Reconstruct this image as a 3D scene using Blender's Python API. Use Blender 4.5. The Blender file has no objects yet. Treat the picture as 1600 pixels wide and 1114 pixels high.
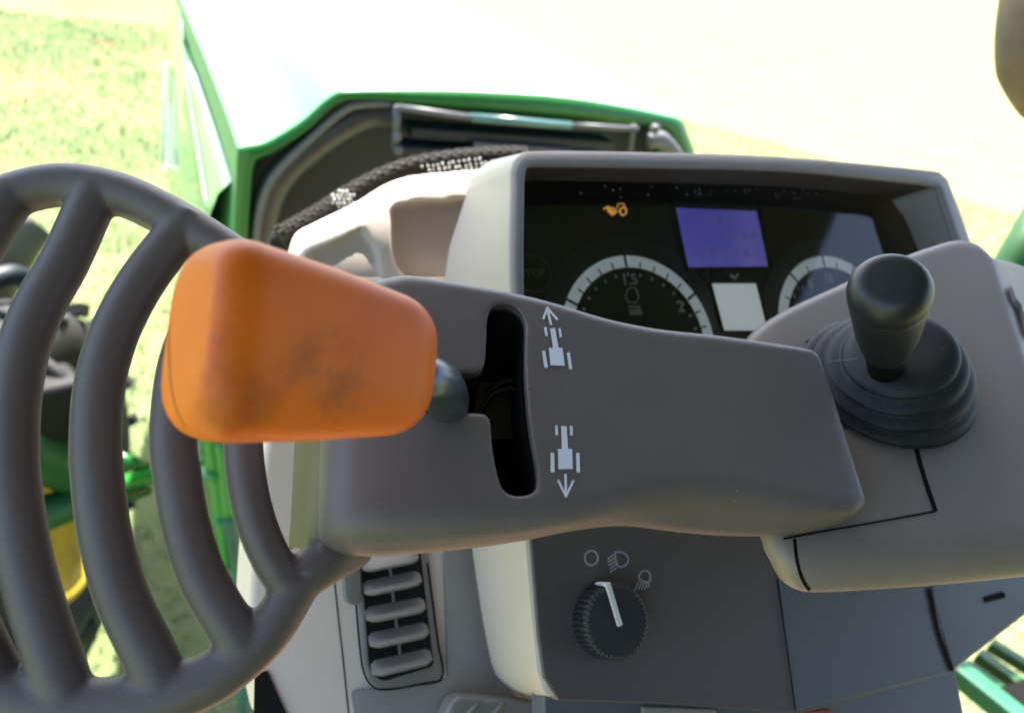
import bpy, bmesh, math, random
import numpy as np
from mathutils import Vector, Matrix
from mathutils.bvhtree import BVHTree

random.seed(4); rng = np.random.default_rng(4)
sc = bpy.context.scene
COL = sc.collection
PI = math.pi

# ------------------------------------------------------------------ camera frame
F = 1250.0; CX, CY = 800.0, 557.0
EYE = Vector((0, 0, 2.1))                      # photographer's eye in the left cab door, 2.1 m over the grass
xc = Vector((2700, 158, -1250)).normalized()   # tractor's axes as the lens sees them
yc = Vector((-630, 877, -1250)).normalized()
yc = (yc - xc * yc.dot(xc)).normalized()
zc = xc.cross(yc)
RIGHT = Vector((xc.x, yc.x, zc.x)); UP = Vector((xc.y, yc.y, zc.y)); BACK = Vector((xc.z, yc.z, zc.z))
def cam2w(v):
    return RIGHT * v[0] + UP * v[1] + BACK * v[2]
def ray(px, py):
    return cam2w(((px - CX) / F, (CY - py) / F, -1.0))
def at(px, py, d):
    return EYE + ray(px, py) * d
class Plane:
    def __init__(s, n, p): s.n = n.normalized(); s.p = p
    def hit(s, px, py, off=0.0):
        r = ray(px, py)
        return EYE + r * ((s.p + s.n * off - EYE).dot(s.n) / r.dot(s.n))
def tilt(deg):                                  # a face leaning back, turned to the driver
    a = math.radians(deg); return Vector((0, -math.cos(a), math.sin(a)))
N45 = tilt(45)
CLUSTER = Plane(N45, at(1000, 400, 0.64))
POD = Plane(N45, CLUSTER.p + N45 * 0.05)
LEFTP = Plane(N45, POD.p - N45 * 0.12)
ARM = Plane(cam2w((.2, .55, .81)), at(800, 640, .36))
SIDE = Plane(cam2w((.1, .68, .725)), at(1395, 600, .46))
GUARD = Plane(cam2w((.1, .3, .95)), at(480, 880, .335))
HOODR = Plane(Vector((0, -1, 0)), Vector((0, 1.3, 0)))

# ------------------------------------------------------------------ materials
def nodes(name):
    m = bpy.data.materials.new(name); m.use_nodes = True
    nt = m.node_tree; b = nt.nodes['Principled BSDF']
    return m, nt, b
def N(nt, t, **kw):
    n = nt.nodes.new(t)
    for k, v in kw.items():
        if k in n.inputs: n.inputs[k].default_value = v
        else: setattr(n, k, v)
    return n
def coords(nt):
    return nt.nodes.new('ShaderNodeTexCoord').outputs['Object']
def plastic(name, c, rough=.5, grain=1800, bump=.12, var=.10, spec=.5, vscale=9, dist=.0004, dust=0.0):
    m, nt, b = nodes(name); L = nt.links
    oc = coords(nt)
    n1 = N(nt, 'ShaderNodeTexNoise', Scale=grain, Detail=2.0); L.new(oc, n1.inputs['Vector'])
    bp = N(nt, 'ShaderNodeBump', Strength=bump, Distance=dist); L.new(n1.outputs['Fac'], bp.inputs['Height'])
    L.new(bp.outputs['Normal'], b.inputs['Normal'])
    n2 = N(nt, 'ShaderNodeTexNoise', Scale=vscale, Detail=6.0, Roughness=.6); L.new(oc, n2.inputs['Vector'])
    r = N(nt, 'ShaderNodeMapRange'); r.inputs[1].default_value = .3; r.inputs[2].default_value = .7
    r.inputs[3].default_value = 1 - var; r.inputs[4].default_value = 1 + var
    L.new(n2.outputs['Fac'], r.inputs[0])
    mx = N(nt, 'ShaderNodeVectorMath', operation='SCALE'); mx.inputs[0].default_value = c[:3]
    L.new(r.outputs[0], mx.inputs['Scale'])
    last = mx.outputs[0]
    if dust and grain == 1500:
        n5 = N(nt, 'ShaderNodeTexVoronoi', Scale=95.0); L.new(oc, n5.inputs['Vector'])
        lt = N(nt, 'ShaderNodeMath', operation='LESS_THAN'); lt.inputs[1].default_value = .035; L.new(n5.outputs['Distance'], lt.inputs[0])
        n6 = N(nt, 'ShaderNodeTexNoise', Scale=30.0, Detail=2.0); L.new(oc, n6.inputs['Vector'])
        gt = N(nt, 'ShaderNodeMath', operation='GREATER_THAN'); gt.inputs[1].default_value = .60; L.new(n6.outputs['Fac'], gt.inputs[0])
        mm = N(nt, 'ShaderNodeMath', operation='MULTIPLY'); L.new(lt.outputs[0], mm.inputs[0]); L.new(gt.outputs[0], mm.inputs[1])
        m3 = N(nt, 'ShaderNodeMath', operation='MULTIPLY'); L.new(mm.outputs[0], m3.inputs[0]); m3.inputs[1].default_value = .6
        dd = N(nt, 'ShaderNodeMix', data_type='RGBA'); L.new(m3.outputs[0], dd.inputs[0]); L.new(last, dd.inputs[6]); dd.inputs[7].default_value = (.42, .40, .36, 1); last = dd.outputs[2]
    if dust:
        n4 = N(nt, 'ShaderNodeTexNoise', Scale=160, Detail=8.0, Roughness=.75); L.new(oc, n4.inputs['Vector'])
        dr = N(nt, 'ShaderNodeMapRange'); dr.inputs[1].default_value = .56; dr.inputs[2].default_value = .74
        dr.inputs[4].default_value = dust
        L.new(n4.outputs['Fac'], dr.inputs[0])
        dm = N(nt, 'ShaderNodeMix', data_type='RGBA'); L.new(dr.outputs[0], dm.inputs[0]); L.new(last, dm.inputs[6])
        dm.inputs[7].default_value = (.34, .30, .25, 1); last = dm.outputs[2]
    L.new(last, b.inputs['Base Color'])
    r2 = N(nt, 'ShaderNodeMapRange'); r2.inputs[3].default_value = rough - .07; r2.inputs[4].default_value = rough + .07
    L.new(n2.outputs['Fac'], r2.inputs[0]); L.new(r2.outputs[0], b.inputs['Roughness'])
    b.inputs['Specular IOR Level'].default_value = spec
    return m
def plain(name, c, rough=.5, metal=0, spec=.5, emit=0, ecol=None, coat=0):
    m, nt, b = nodes(name)
    b.inputs['Base Color'].default_value = (*c, 1); b.inputs['Roughness'].default_value = rough
    b.inputs['Metallic'].default_value = metal; b.inputs['Specular IOR Level'].default_value = spec
    b.inputs['Coat Weight'].default_value = coat
    if emit:
        b.inputs['Emission Color'].default_value = (*(ecol or c), 1); b.inputs['Emission Strength'].default_value = emit
    return m

M = {}
M['grey'] = plastic('warm dark grey grained plastic', (.128, .106, .100), .44, 1500, .42, .07, .45, dust=.12)
M['guard'] = plastic('dark grey grained guard plastic', (.100, .082, .077), .46, 1500, .42, .08, .45, dust=.08)
M['beige'] = plastic('beige dash plastic', (.50, .43, .39), .5, 1400, .12, .05, .4)
M['column'] = plastic('pinkish beige column plastic', (.64, .54, .48), .5, 1400, .12, .05, .4)
M['console'] = plastic('taupe console plastic', (.215, .180, .158), .46, 1400, .26, .06, .45, dust=.08)
M['bezel'] = plastic('shade-greyed bezel plastic', (.235, .222, .215), .5, 1400, .14, .05, .4)  # greyer than the housing: shade on the front face is in this colour
M['trim'] = plastic('grey beige trim plastic', (.24, .228, .222), .5, 1400, .14, .05, .4)
M['visor'] = plastic('dark visor plastic', (.07, .058, .052), .6, 1400, .14, .08, .3)
M['panel'] = plastic('dark slate panel plastic', (.084, .075, .081), .5, 1400, .12, .06, .5)
M['panel2'] = plastic('slate side panel plastic', (.085, .100, .122), .5, 1400, .12, .06, .5)
M['ventplastic'] = plastic('mid grey vent plastic', (.17, .162, .157), .45, 1400, .10, .05, .5)
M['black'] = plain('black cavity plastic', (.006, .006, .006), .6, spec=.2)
M['rubber'] = plastic('black rubber', (.017, .018, .021), .58, 700, .12, .15, .35, vscale=40, dust=.12)
M['knobblack'] = plastic('black satin knob', (.017, .018, .022), .43, 1800, .05, .12, .5, dust=.10)
M['white'] = plain('white printed ink', (.72, .74, .78), .5)
M['icon'] = plain('pale grey printed ink', (.42, .46, .55), .5)
M['gap'] = plain('dark gap', (.006, .005, .005), .8, spec=.1)
M['seam'] = plain('fine moulded seam', (.03, .027, .025), .8, spec=.1)
M['hoodpaint'] = plastic('glare-paled glossy green paint', (.09, .32, .12), .42, 200, .0, .12, .9, vscale=3)  # green paled so the hood's glare is partly in the colour
M['flank'] = plastic('glossy green flank paint', (.09, .32, .12), .12, 200, .0, .12, .6, vscale=3)
M['flank'].node_tree.nodes['Principled BSDF'].inputs['Coat Weight'].default_value = 1.0
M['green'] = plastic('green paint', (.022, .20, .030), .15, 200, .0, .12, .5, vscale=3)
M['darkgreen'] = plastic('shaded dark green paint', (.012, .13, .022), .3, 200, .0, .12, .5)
M['cast'] = plastic('dark green cast iron paint', (.008, .060, .014), .45, 120, .2, .3, .4)
M['yellow'] = plastic('dusty shade-darkened yellow rim paint', (.40, .27, .025), .5, 200, .0, .40, .5)  # dust and the wheel's shade both darkened into the yellow
M['tyre'] = plastic('tyre rubber', (.022, .022, .022), .75, 160, .5, .2, .3)
M['hoodblack'] = plastic('black rubber gasket', (.032, .035, .039), .33, 300, .08, .2, .5)
M['enginebay'] = plastic('blue-black bay plate', (.009, .016, .024), .5, 200, .05, .3, .4)
M['rod'] = plain('pale grey rod', (.10, .105, .115), .5)
M['glassgreen'] = plain('green tinted strip', (.09, .19, .19), .25)
M['dots'] = plain('pale sun spot dot', (.5, .5, .5), .4)  # pale so the dots pass for sun spots on the black mesh
M['mesh'] = plastic('black braided mesh', (.016, .013, .011), .8, 260, .4, .3, .3, dist=.002)
M['dial'] = plain('black dial face', (.006, .008, .008), .35, spec=.35)
M['dialring'] = plain('pale dial ring with added glow', (.70, .75, .78), .5, emit=.035, ecol=(.8, .92, 1))  # slight glow added to lift a dim ring
M['dialtext'] = plain('grey dial print', (.50, .53, .54), .6)
M['dialhalo'] = plain('dark blue dial rim', (.012, .022, .034), .35)
M['amber'] = plain('amber lamp', (.3, .15, .02), .5, emit=.09, ecol=(1, .48, .10))
M['lcdblue'] = None
M['lcdpale'] = plain('pale lcd with added glow', (.70, .76, .80), .35, emit=.055, ecol=(.85, .95, 1))  # slight glow added to brighten the lower screen
M['steel'] = plain('blue-grey lever metal', (.10, .12, .14), .3, metal=.6)
M['greymetal'] = plain('dusty grey metal', (.20, .19, .17), .5, metal=.3)
M['fitting'] = plastic('brown grey dusty fitting', (.15, .105, .07), .6, 120, .2, .3, .3, vscale=14)
M['red'] = plain('red trim', (.35, .03, .02), .5)
M['roof'] = plastic('cab roof lining', (.09, .10, .115), .8, 300, .1, .05, .2)
M['blockdark'] = plastic('dark light block', (.05, .047, .043), .8, 300, .1, .05, .2)
M['floormat'] = plastic('brown cab floor mat', (.30, .18, .115), .8, 300, .2, .1, .2)
M['teal'] = plastic('teal green nosing paint', (.015, .13, .06), .4, 200, .0, .1, .5)

# lit lcd: violet-blue backlight with faint dark segments
def lcd():
    m, nt, b = nodes('violet backlit lcd'); L = nt.links
    oc = coords(nt)
    n = N(nt, 'ShaderNodeTexNoise', Scale=14.0, Detail=2.0); L.new(oc, n.inputs['Vector'])
    cr = N(nt, 'ShaderNodeValToRGB')
    cr.color_ramp.elements[0].position = .35; cr.color_ramp.elements[0].color = (.055, .050, .30, 1)
    cr.color_ramp.elements[1].position = .68; cr.color_ramp.elements[1].color = (.11, .095, .33, 1)
    L.new(n.outputs['Fac'], cr.inputs[0])
    b.inputs['Base Color'].default_value = (.05, .05, .12, 1)
    L.new(cr.outputs[0], b.inputs['Emission Color']); b.inputs['Emission Strength'].default_value = .14
    b.inputs['Roughness'].default_value = .4
    return m
M['lcdblue'] = lcd()

def orange():
    m, nt, b = nodes('worn orange grip'); L = nt.links
    oc = coords(nt)
    base = N(nt, 'ShaderNodeTexNoise', Scale=22.0, Detail=5.0); L.new(oc, base.inputs['Vector'])
    cr = N(nt, 'ShaderNodeValToRGB')
    cr.color_ramp.elements[0].position = .3; cr.color_ramp.elements[0].color = (.69, .125, .001, 1)
    cr.color_ramp.elements[1].position = .75; cr.color_ramp.elements[1].color = (.82, .185, .004, 1)
    L.new(base.outputs['Fac'], cr.inputs[0])
    last = cr.outputs[0]
    def smudge(c, rad, scale, lo, hi, amt, last, col=(.07, .03, .016, 1)):
        d = N(nt, 'ShaderNodeVectorMath', operation='SUBTRACT'); d.inputs[1].default_value = c; L.new(oc, d.inputs[0])
        ln = N(nt, 'ShaderNodeVectorMath', operation='LENGTH'); L.new(d.outputs[0], ln.inputs[0])
        mk = N(nt, 'ShaderNodeMapRange', interpolation_type='SMOOTHSTEP'); mk.inputs[1].default_value = rad; mk.inputs[2].default_value = rad * .2
        L.new(ln.outputs['Value'], mk.inputs[0])
        nz = N(nt, 'ShaderNodeTexNoise', Scale=scale, Detail=8.0, Roughness=.72); L.new(oc, nz.inputs['Vector'])
        nr = N(nt, 'ShaderNodeMapRange'); nr.inputs[1].default_value = lo; nr.inputs[2].default_value = hi; L.new(nz.outputs['Fac'], nr.inputs[0])
        mu = N(nt, 'ShaderNodeMath', operation='MULTIPLY'); L.new(mk.outputs[0], mu.inputs[0]); L.new(nr.outputs[0], mu.inputs[1])
        m2 = N(nt, 'ShaderNodeMath', operation='MULTIPLY'); L.new(mu.outputs[0], m2.inputs[0]); m2.inputs[1].default_value = amt
        mx = N(nt, 'ShaderNodeMix', data_type='RGBA'); L.new(m2.outputs[0], mx.inputs[0]); L.new(last, mx.inputs[6]); mx.inputs[7].default_value = col
        return mx.outputs[2]
    last = smudge(at(505, 590, .26), .027, 70, .40, .72, .62, last)
    last = smudge(at(355, 640, .235), .024, 45, .38, .75, .62, last)
    last = smudge(at(440, 640, .245), .028, 40, .44, .75, .5, last)
    last = smudge(at(325, 470, .235), .016, 210, .52, .70, .7, last, (.10, .06, .06, 1))
    last = smudge(at(310, 540, .23), .014, 190, .52, .70, .6, last, (.10, .06, .06, 1))
    # pale scuffed bloom all over, thin
    nz = N(nt, 'ShaderNodeTexNoise', Scale=260.0, Detail=8.0, Roughness=.7); L.new(oc, nz.inputs['Vector'])
    nr = N(nt, 'ShaderNodeMapRange'); nr.inputs[1].default_value = .45; nr.inputs[2].default_value = .8; nr.inputs[4].default_value = .12
    L.new(nz.outputs['Fac'], nr.inputs[0])
    mx = N(nt, 'ShaderNodeMix', data_type='RGBA'); L.new(nr.outputs[0], mx.inputs[0]); L.new(last, mx.inputs[6]); mx.inputs[7].default_value = (.62, .24, .08, 1)
    L.new(mx.outputs[2], b.inputs['Base Color'])
    b.inputs['Roughness'].default_value = .46
    b.inputs['Subsurface Weight'].default_value = .25
    b.inputs['Subsurface Radius'].default_value = (.012, .004, .001)
    b.inputs['Subsurface Scale'].default_value = .5
    b.inputs['Specular IOR Level'].default_value = .4
    n1 = N(nt, 'ShaderNodeTexNoise', Scale=900.0, Detail=2.0); L.new(oc, n1.inputs['Vector'])
    bp = N(nt, 'ShaderNodeBump', Strength=.06, Distance=.0004); L.new(n1.outputs['Fac'], bp.inputs['Height']); L.new(bp.outputs['Normal'], b.inputs['Normal'])
    return m
M['orange'] = orange()

def lens_mat():
    m = bpy.data.materials.new('clear instrument lens'); m.use_nodes = True
    nt = m.node_tree; nt.nodes.clear(); L = nt.links
    o = nt.nodes.new('ShaderNodeOutputMaterial'); t = nt.nodes.new('ShaderNodeBsdfTransparent'); g = nt.nodes.new('ShaderNodeBsdfGlossy')
    t.inputs[0].default_value = (.93, .95, .95, 1); g.inputs['Roughness'].default_value = .05
    f = nt.nodes.new('ShaderNodeFresnel'); f.inputs[0].default_value = 1.55
    mx = nt.nodes.new('ShaderNodeMixShader'); L.new(f.outputs[0], mx.inputs[0]); L.new(t.outputs[0], mx.inputs[1]); L.new(g.outputs[0], mx.inputs[2]); L.new(mx.outputs[0], o.inputs[0])
    return m
M['lens'] = lens_mat()

def ground_mat(blade=False):
    m, nt, b = nodes('grass blade' if blade else 'dry grass turf'); L = nt.links
    oc = nt.nodes.new('ShaderNodeNewGeometry').outputs['Position']
    n1 = N(nt, 'ShaderNodeTexNoise', Scale=.9, Detail=5.0, Roughness=.6); L.new(oc, n1.inputs['Vector'])
    n2 = N(nt, 'ShaderNodeTexNoise', Scale=3.2, Detail=7.0, Roughness=.72); L.new(oc, n2.inputs['Vector'])
    cr = N(nt, 'ShaderNodeValToRGB'); e = cr.color_ramp.elements
    e[0].position = .32 if blade else .40; e[0].color = (.12, .18, .09, 1) if blade else (.115, .155, .065, 1); e[1].position = .66 if blade else .61; e[1].color = (.285, .315, .19, 1) if blade else (.20, .205, .10, 1)  # turf tones lowered: self-shadow between blades is put into the colour
    x = N(nt, 'ShaderNodeMix', data_type='FLOAT'); x.inputs[0].default_value = .5
    L.new(n1.outputs['Fac'], x.inputs[2]); L.new(n2.outputs['Fac'], x.inputs[3])
    # drier towards the open field on the right of the tractor
    sx = N(nt, 'ShaderNodeSeparateXYZ'); L.new(oc, sx.inputs[0])
    dr = N(nt, 'ShaderNodeMapRange'); dr.inputs[1].default_value = 0; dr.inputs[2].default_value = 4; dr.inputs[3].default_value = -.05; dr.inputs[4].default_value = .14; L.new(sx.outputs[0], dr.inputs[0])
    ad = N(nt, 'ShaderNodeMath', operation='ADD'); L.new(x.outputs[0], ad.inputs[0]); L.new(dr.outputs[0], ad.inputs[1])
    L.new(ad.outputs[0], cr.inputs[0])
    n3 = N(nt, 'ShaderNodeTexNoise', Scale=1.7, Detail=4.0); L.new(oc, n3.inputs['Vector'])
    r3 = N(nt, 'ShaderNodeMapRange'); r3.inputs[1].default_value = .60; r3.inputs[2].default_value = .70; r3.inputs[4].default_value = .75; L.new(n3.outputs['Fac'], r3.inputs[0])
    mx = N(nt, 'ShaderNodeMix', data_type='RGBA'); L.new(r3.outputs[0], mx.inputs[0]); L.new(cr.outputs[0], mx.inputs[6]); mx.inputs[7].default_value = (.28, .17, .11, 1) if blade else (.20, .13, .08, 1)
    last = mx.outputs[2]
    if blade:
        ri = nt.nodes.new('ShaderNodeNewGeometry').outputs['Random Per Island']
        r4 = N(nt, 'ShaderNodeMapRange'); r4.inputs[3].default_value = .8; r4.inputs[4].default_value = 1.25; L.new(ri, r4.inputs[0])
        sm = N(nt, 'ShaderNodeVectorMath', operation='SCALE'); L.new(last, sm.inputs[0]); L.new(r4.outputs[0], sm.inputs['Scale']); last = sm.outputs[0]
    L.new(last, b.inputs['Base Color']); b.inputs['Roughness'].default_value = .9; b.inputs['Specular IOR Level'].default_value = .0
    return m
M['ground'] = ground_mat(); M['blade'] = ground_mat(True)

# ------------------------------------------------------------------ scene tree helpers
def thing(name, label, cat, loc, group=None):
    o = bpy.data.objects.new(name, None); COL.objects.link(o); o.location = loc; o.empty_display_size = .02
    o['label'] = label; o['category'] = cat
    if group: o['group'] = group
    return o
def chain_loc(p):
    v = Vector((0, 0, 0))
    while p is not None: v = v + p.location; p = p.parent
    return v
def link(name, me, mat, parent=None, smooth=True, label=None):
    """mesh given in world metres; linked under its thing without moving it"""
    o = bpy.data.objects.new(name, me); COL.objects.link(o)
    if mat is not None:
        me.materials.clear(); me.materials.append(mat)
    if smooth:
        for p in me.polygons: p.use_smooth = True
    if parent is not None:
        o.parent = parent
        o.matrix_parent_inverse = Matrix.Translation(-chain_loc(parent)) if parent.type == 'EMPTY' else Matrix.Translation(-Vector((0, 0, 0)))
    if label: o['label'] = label
    return o
def mesh(verts, faces, name='m'):
    me = bpy.data.meshes.new(name); me.from_pydata([tuple(v) for v in verts], [], faces); me.validate(); me.update()
    bm = bmesh.new(); bm.from_mesh(me); bmesh.ops.recalc_face_normals(bm, faces=bm.faces); bm.to_mesh(me); bm.free()
    return me
def merged(parts):
    V, Fc = [], []
    for v, f in parts:
        k = len(V); V += list(v); Fc += [tuple(i + k for i in q) for q in f]
    return V, Fc
def tag(o, label, cat, group=None, kind=None):
    if label: o['label'] = label
    if cat: o['category'] = cat
    if group: o['group'] = group
    if kind: o['kind'] = kind
    return o
def apply_mods(me, mods):
    o = bpy.data.objects.new('tmp', me); COL.objects.link(o)
    for t, kw in mods:
        md = o.modifiers.new(t, t)
        for k, v in kw.items(): setattr(md, k, v)
    dg = bpy.context.evaluated_depsgraph_get(); dg.update()
    out = bpy.data.meshes.new_from_object(o.evaluated_get(dg))
    bpy.data.objects.remove(o)
    return out
def voxel(me, size=.0014, smooth=6, fac=.5):
    return apply_mods(me, [('REMESH', dict(mode='VOXEL', voxel_size=size, use_smooth_shade=True)), ('SMOOTH', dict(iterations=smooth, factor=fac))])
def subtract(me, cutme):
    c = bpy.data.objects.new('cut', cutme); COL.objects.link(c)
    out = apply_mods(me, [('BOOLEAN', dict(operation='DIFFERENCE', object=c, solver='EXACT'))])
    bpy.data.objects.remove(c)
    return out

# ------------------------------------------------------------------ shape helpers
def catmull(pts, n=8, closed=False):
    P = [Vector(p) for p in pts]; out = []; m = len(P)
    rngi = range(m if closed else m - 1)
    for i in rngi:
        if closed: p0, p1, p2, p3 = P[i - 1], P[i], P[(i + 1) % m], P[(i + 2) % m]
        else:
            p1, p2 = P[i], P[i + 1]
            p0 = P[i - 1] if i else p1 * 2 - p2
            p3 = P[i + 2] if i + 2 < m else p2 * 2 - p1
        for k in range(n):
            t = k / n
            out.append(.5 * ((2 * p1) + (p2 - p0) * t + (2 * p0 - 5 * p1 + 4 * p2 - p3) * t * t + (3 * p1 - p0 - 3 * p2 + p3) * t ** 3))
    if not closed: out.append(P[-1])
    return out
def roundpoly(pts, rad, n=6):
    """closed polygon (2D or 3D) with quadratic corner fillets; rad is a number or one per corner"""
    P = [Vector(p) for p in pts]; m = len(P); out = []
    for i in range(m):
        r = rad[i] if isinstance(rad, (list, tuple)) else rad
        a, b, c = P[i - 1], P[i], P[(i + 1) % m]
        la, lc = (a - b).length, (c - b).length
        p = b + (a - b) * (min(r, la * .48) / max(la, 1e-9)); q = b + (c - b) * (min(r, lc * .48) / max(lc, 1e-9))
        for k in range(n + 1):
            t = k / n; out.append(p * (1 - t) ** 2 + b * 2 * t * (1 - t) + q * t * t)
    return out
def loft(rings, caps=True, closed=True):
    n = len(rings[0]); V = [p for r in rings for p in r]; Fc = []
    for i in range(len(rings) - 1):
        for j in range(n if closed else n - 1):
            k = (j + 1) % n
            Fc.append((i * n + j, i * n + k, (i + 1) * n + k, (i + 1) * n + j))
    if caps:
        Fc.append(tuple(range(n))[::-1]); Fc.append(tuple((len(rings) - 1) * n + j for j in range(n)))
    return V, Fc
def tube(path, rad, seg=16, n=8, smooth=True, flat=1.0):
    P = catmull(path, n) if smooth else [Vector(p) for p in path]
    m = len(P)
    if isinstance(rad, (int, float)): R = [rad] * m
    else:
        R = [float(np.interp(i / (m - 1), np.linspace(0, 1, len(rad)), rad)) for i in range(m)]
    T = [(P[min(i + 1, m - 1)] - P[max(i - 1, 0)]).normalized() for i in range(m)]
    u = T[0].orthogonal().normalized(); rings = []
    for i in range(m):
        u = (u - T[i] * u.dot(T[i])).normalized(); w = T[i].cross(u)
        rings.append([P[i] + (u * math.cos(2 * PI * k / seg) + w * math.sin(2 * PI * k / seg) * flat) * R[i] for k in range(seg)])
    return loft(rings)
def lathe(o, ax, prof, seg=48, u=None, lobes=0, amp=0.0):
    """prof: (height along ax, radius)"""
    ax = ax.normalized(); u = (u or ax.orthogonal()); u = (u - ax * u.dot(ax)).normalized(); w = ax.cross(u)
    rings = []
    for h, r in prof:
        rings.append([o + ax * h + (u * math.cos(2 * PI * k / seg) + w * math.sin(2 * PI * k / seg)) * (r + (amp * math.cos(lobes * 2 * PI * k / seg) if lobes else 0)) for k in range(seg)])
    return loft(rings)
def slab(front, back_vec):
    n = len(front)
    return loft([front, [p + back_vec for p in front]])
def slab_mesh(front, back_vec, bev=.0, seg=3):
    me = mesh(*slab(front, back_vec))
    if bev: me = apply_mods(me, [('BEVEL', dict(width=bev, segments=seg, limit_method='ANGLE', angle_limit=math.radians(50)))])
    return me
def box(c, ex, ey, ez):
    V = [c + ex * a + ey * b + ez * d for a in (-1, 1) for b in (-1, 1) for d in (-1, 1)]
    return V, [(0, 1, 3, 2), (4, 6, 7, 5), (0, 4, 5, 1), (2, 3, 7, 6), (0, 2, 6, 4), (1, 5, 7, 3)]
def bvh_of(*objs):
    V, Fc = [], []
    for o in objs:
        k = len(V); V += [v.co.copy() for v in o.data.vertices]; Fc += [tuple(i + k for i in p.vertices) for p in o.data.polygons]
    return BVHTree.FromPolygons(V, Fc)
def drop(bvh, px, py, off):
    r = ray(px, py).normalized(); h, nn, i, d = bvh.ray_cast(EYE, r)
    if h is None: return None
    if nn.dot(r) > 0: nn = -nn
    return h + nn * off
def stroke(pts, w):
    """a px polyline as quads of width w"""
    out = []
    for a, b in zip(pts, pts[1:]):
        a, b = Vector(a), Vector(b); d = (b - a).normalized(); q = Vector((-d.y, d.x)) * w / 2
        e = d * w * .25
        out.append([a - e + q, b + e + q, b + e - q, a - e - q])
    return out
def ink(polys, proj, thick):
    """flat print: every polygon laid on a surface by proj(px,py,off)"""
    parts = []
    for poly in polys:
        top = [proj(p[0], p[1], thick) for p in poly]
        if any(t is None for t in top): continue
        parts.append((top, [tuple(range(len(top)))]))
    return mesh(*merged(parts))
def ribbon(pts, w, proj, off, n=6):
    P = catmull([Vector((p[0], p[1])) for p in pts], n); L, R = [], []
    for i, p in enumerate(P):
        d = (P[min(i + 1, len(P) - 1)] - P[max(i - 1, 0)]).normalized(); q = Vector((-d.y, d.x)) * w / 2
        a, b = proj(p.x + q.x, p.y + q.y, off), proj(p.x - q.x, p.y - q.y, off)
        if a is None or b is None: continue
        L.append(a); R.append(b)
    k = len(L)
    return mesh(L + R, [(i, i + 1, k + i + 1, k + i) for i in range(k - 1)])
def tup(pts): return [(p[0], p[1]) for p in pts]

# ================================================================== LEVER CONSOLE (the grey arm with the slotted guard)
con = thing('lever_console', 'dark grey moulded arm with curved slotted guard and two white tractor symbols', 'control console', at(700, 840, .35))
AN = ARM.n
def arm_ring(T, B, U, ex, rT=.010, rB=.012, drop_=.09):
    t = ARM.hit(*T) - AN * ex; b = ARM.hit(*B) - AN * ex
    u0 = ARM.hit(*B) - AN * ex
    ru = ray(*U); du = (u0 - EYE).dot(-BACK) + .016
    u = EYE + ru * du
    tb = t - AN * drop_ + (t - b).normalized() * .006
    ub = u - AN * (drop_ * .62) + (t - b).normalized() * .03
    return roundpoly([tb, t, b, u, ub], [.004, rT, rB, .006, .01], 7)
st = [  # T top edge, B near edge of face, U lowest silhouette, extra drop
    ((462, 480), (445, 795), (449, 850), .056, .012, .014),
    ((482, 462), (470, 808), (474, 858), .031, .012, .016),
    ((503, 450), (495, 815), (502, 864), .0165, .012, .018),
    ((525, 441), (515, 818), (524, 868), .0085, .012, .020),
    ((552, 432), (543, 819), (550, 871), .0032, .012, .020),
    ((590, 425), (583, 820), (592, 872), .0006, .012, .020),
    ((640, 420), (640, 822), (650, 868), 0, .010, .018),
    ((720, 434), (735, 822), (740, 859), 0, .008, .014),
    ((800, 449), (825, 818), (825, 846), 0, .008, .012),
    ((870, 466), (905, 808), (900, 831), 0, .008, .010),
    ((950, 490), (985, 782), (980, 824), 0, .008, .010),
    ((1030, 506), (1070, 766), (1068, 834), 0, .008, .010),
    ((1120, 516), (1165, 775), (1160, 840), 0, .008, .010),
    ((1200, 527), (1258, 793), (1252, 836), 0, .008, .009),
    ((1266, 540), (1330, 800), (1320, 818), 0, .006, .007),
    ((1282, 549), (1356, 785), (1352, 794), .001, .005, .006),
]
# resample the stations smoothly
A = np.array([[*s[0], *s[1], *s[2], s[3], s[4], s[5]] for s in st]); tt = np.arange(len(st))
fine = []
cm = catmull([Vector(r[:3]) for r in A], 5); cm2 = catmull([Vector(r[3:6]) for r in A], 5); cm3 = catmull([Vector(r[6:9]) for r in A], 5)
for a, b_, c in zip(cm, cm2, cm3): fine.append((a.x, a.y, a.z, b_.x, b_.y, b_.z, max(c.x, 0), c.y, c.z))
rings = [arm_ring((r[0], r[1]), (r[2], r[3]), (r[4], r[5]), r[6], r[7], r[8]) for r in fine]
K = 10   # ring where the guard's end block meets the arm (the seam)
arm_me = mesh(*loft(rings[K:])); end_me = loft(rings[:K + 3])
slot_px = roundpoly([(761, 500), (768, 477), (800, 475), (821, 496), (819, 580), (827, 670), (840, 740), (838, 774), (788, 776), (775, 735), (768, 690), (766, 646), (640, 645), (640, 584), (756, 584), (760, 540)],
                    [10, 18, 22, 24, 40, 40, 18, 30, 30, 20, 20, 18, 6, 6, 18, 20], 6)
slot_px = tup(slot_px)
cut = mesh(*loft([[EYE + (ARM.hit(x, y) - EYE) * .93 for x, y in slot_px], [EYE + (ARM.hit(x, y) - EYE) * 1.008 for x, y in slot_px], [EYE + (ARM.hit(x, y) - EYE) * 1.008 - AN * .044 for x, y in slot_px]]))
shell = link('arm_shell', voxel(subtract(arm_me, cut), .0013, 5), M['grey'], con)
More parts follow.
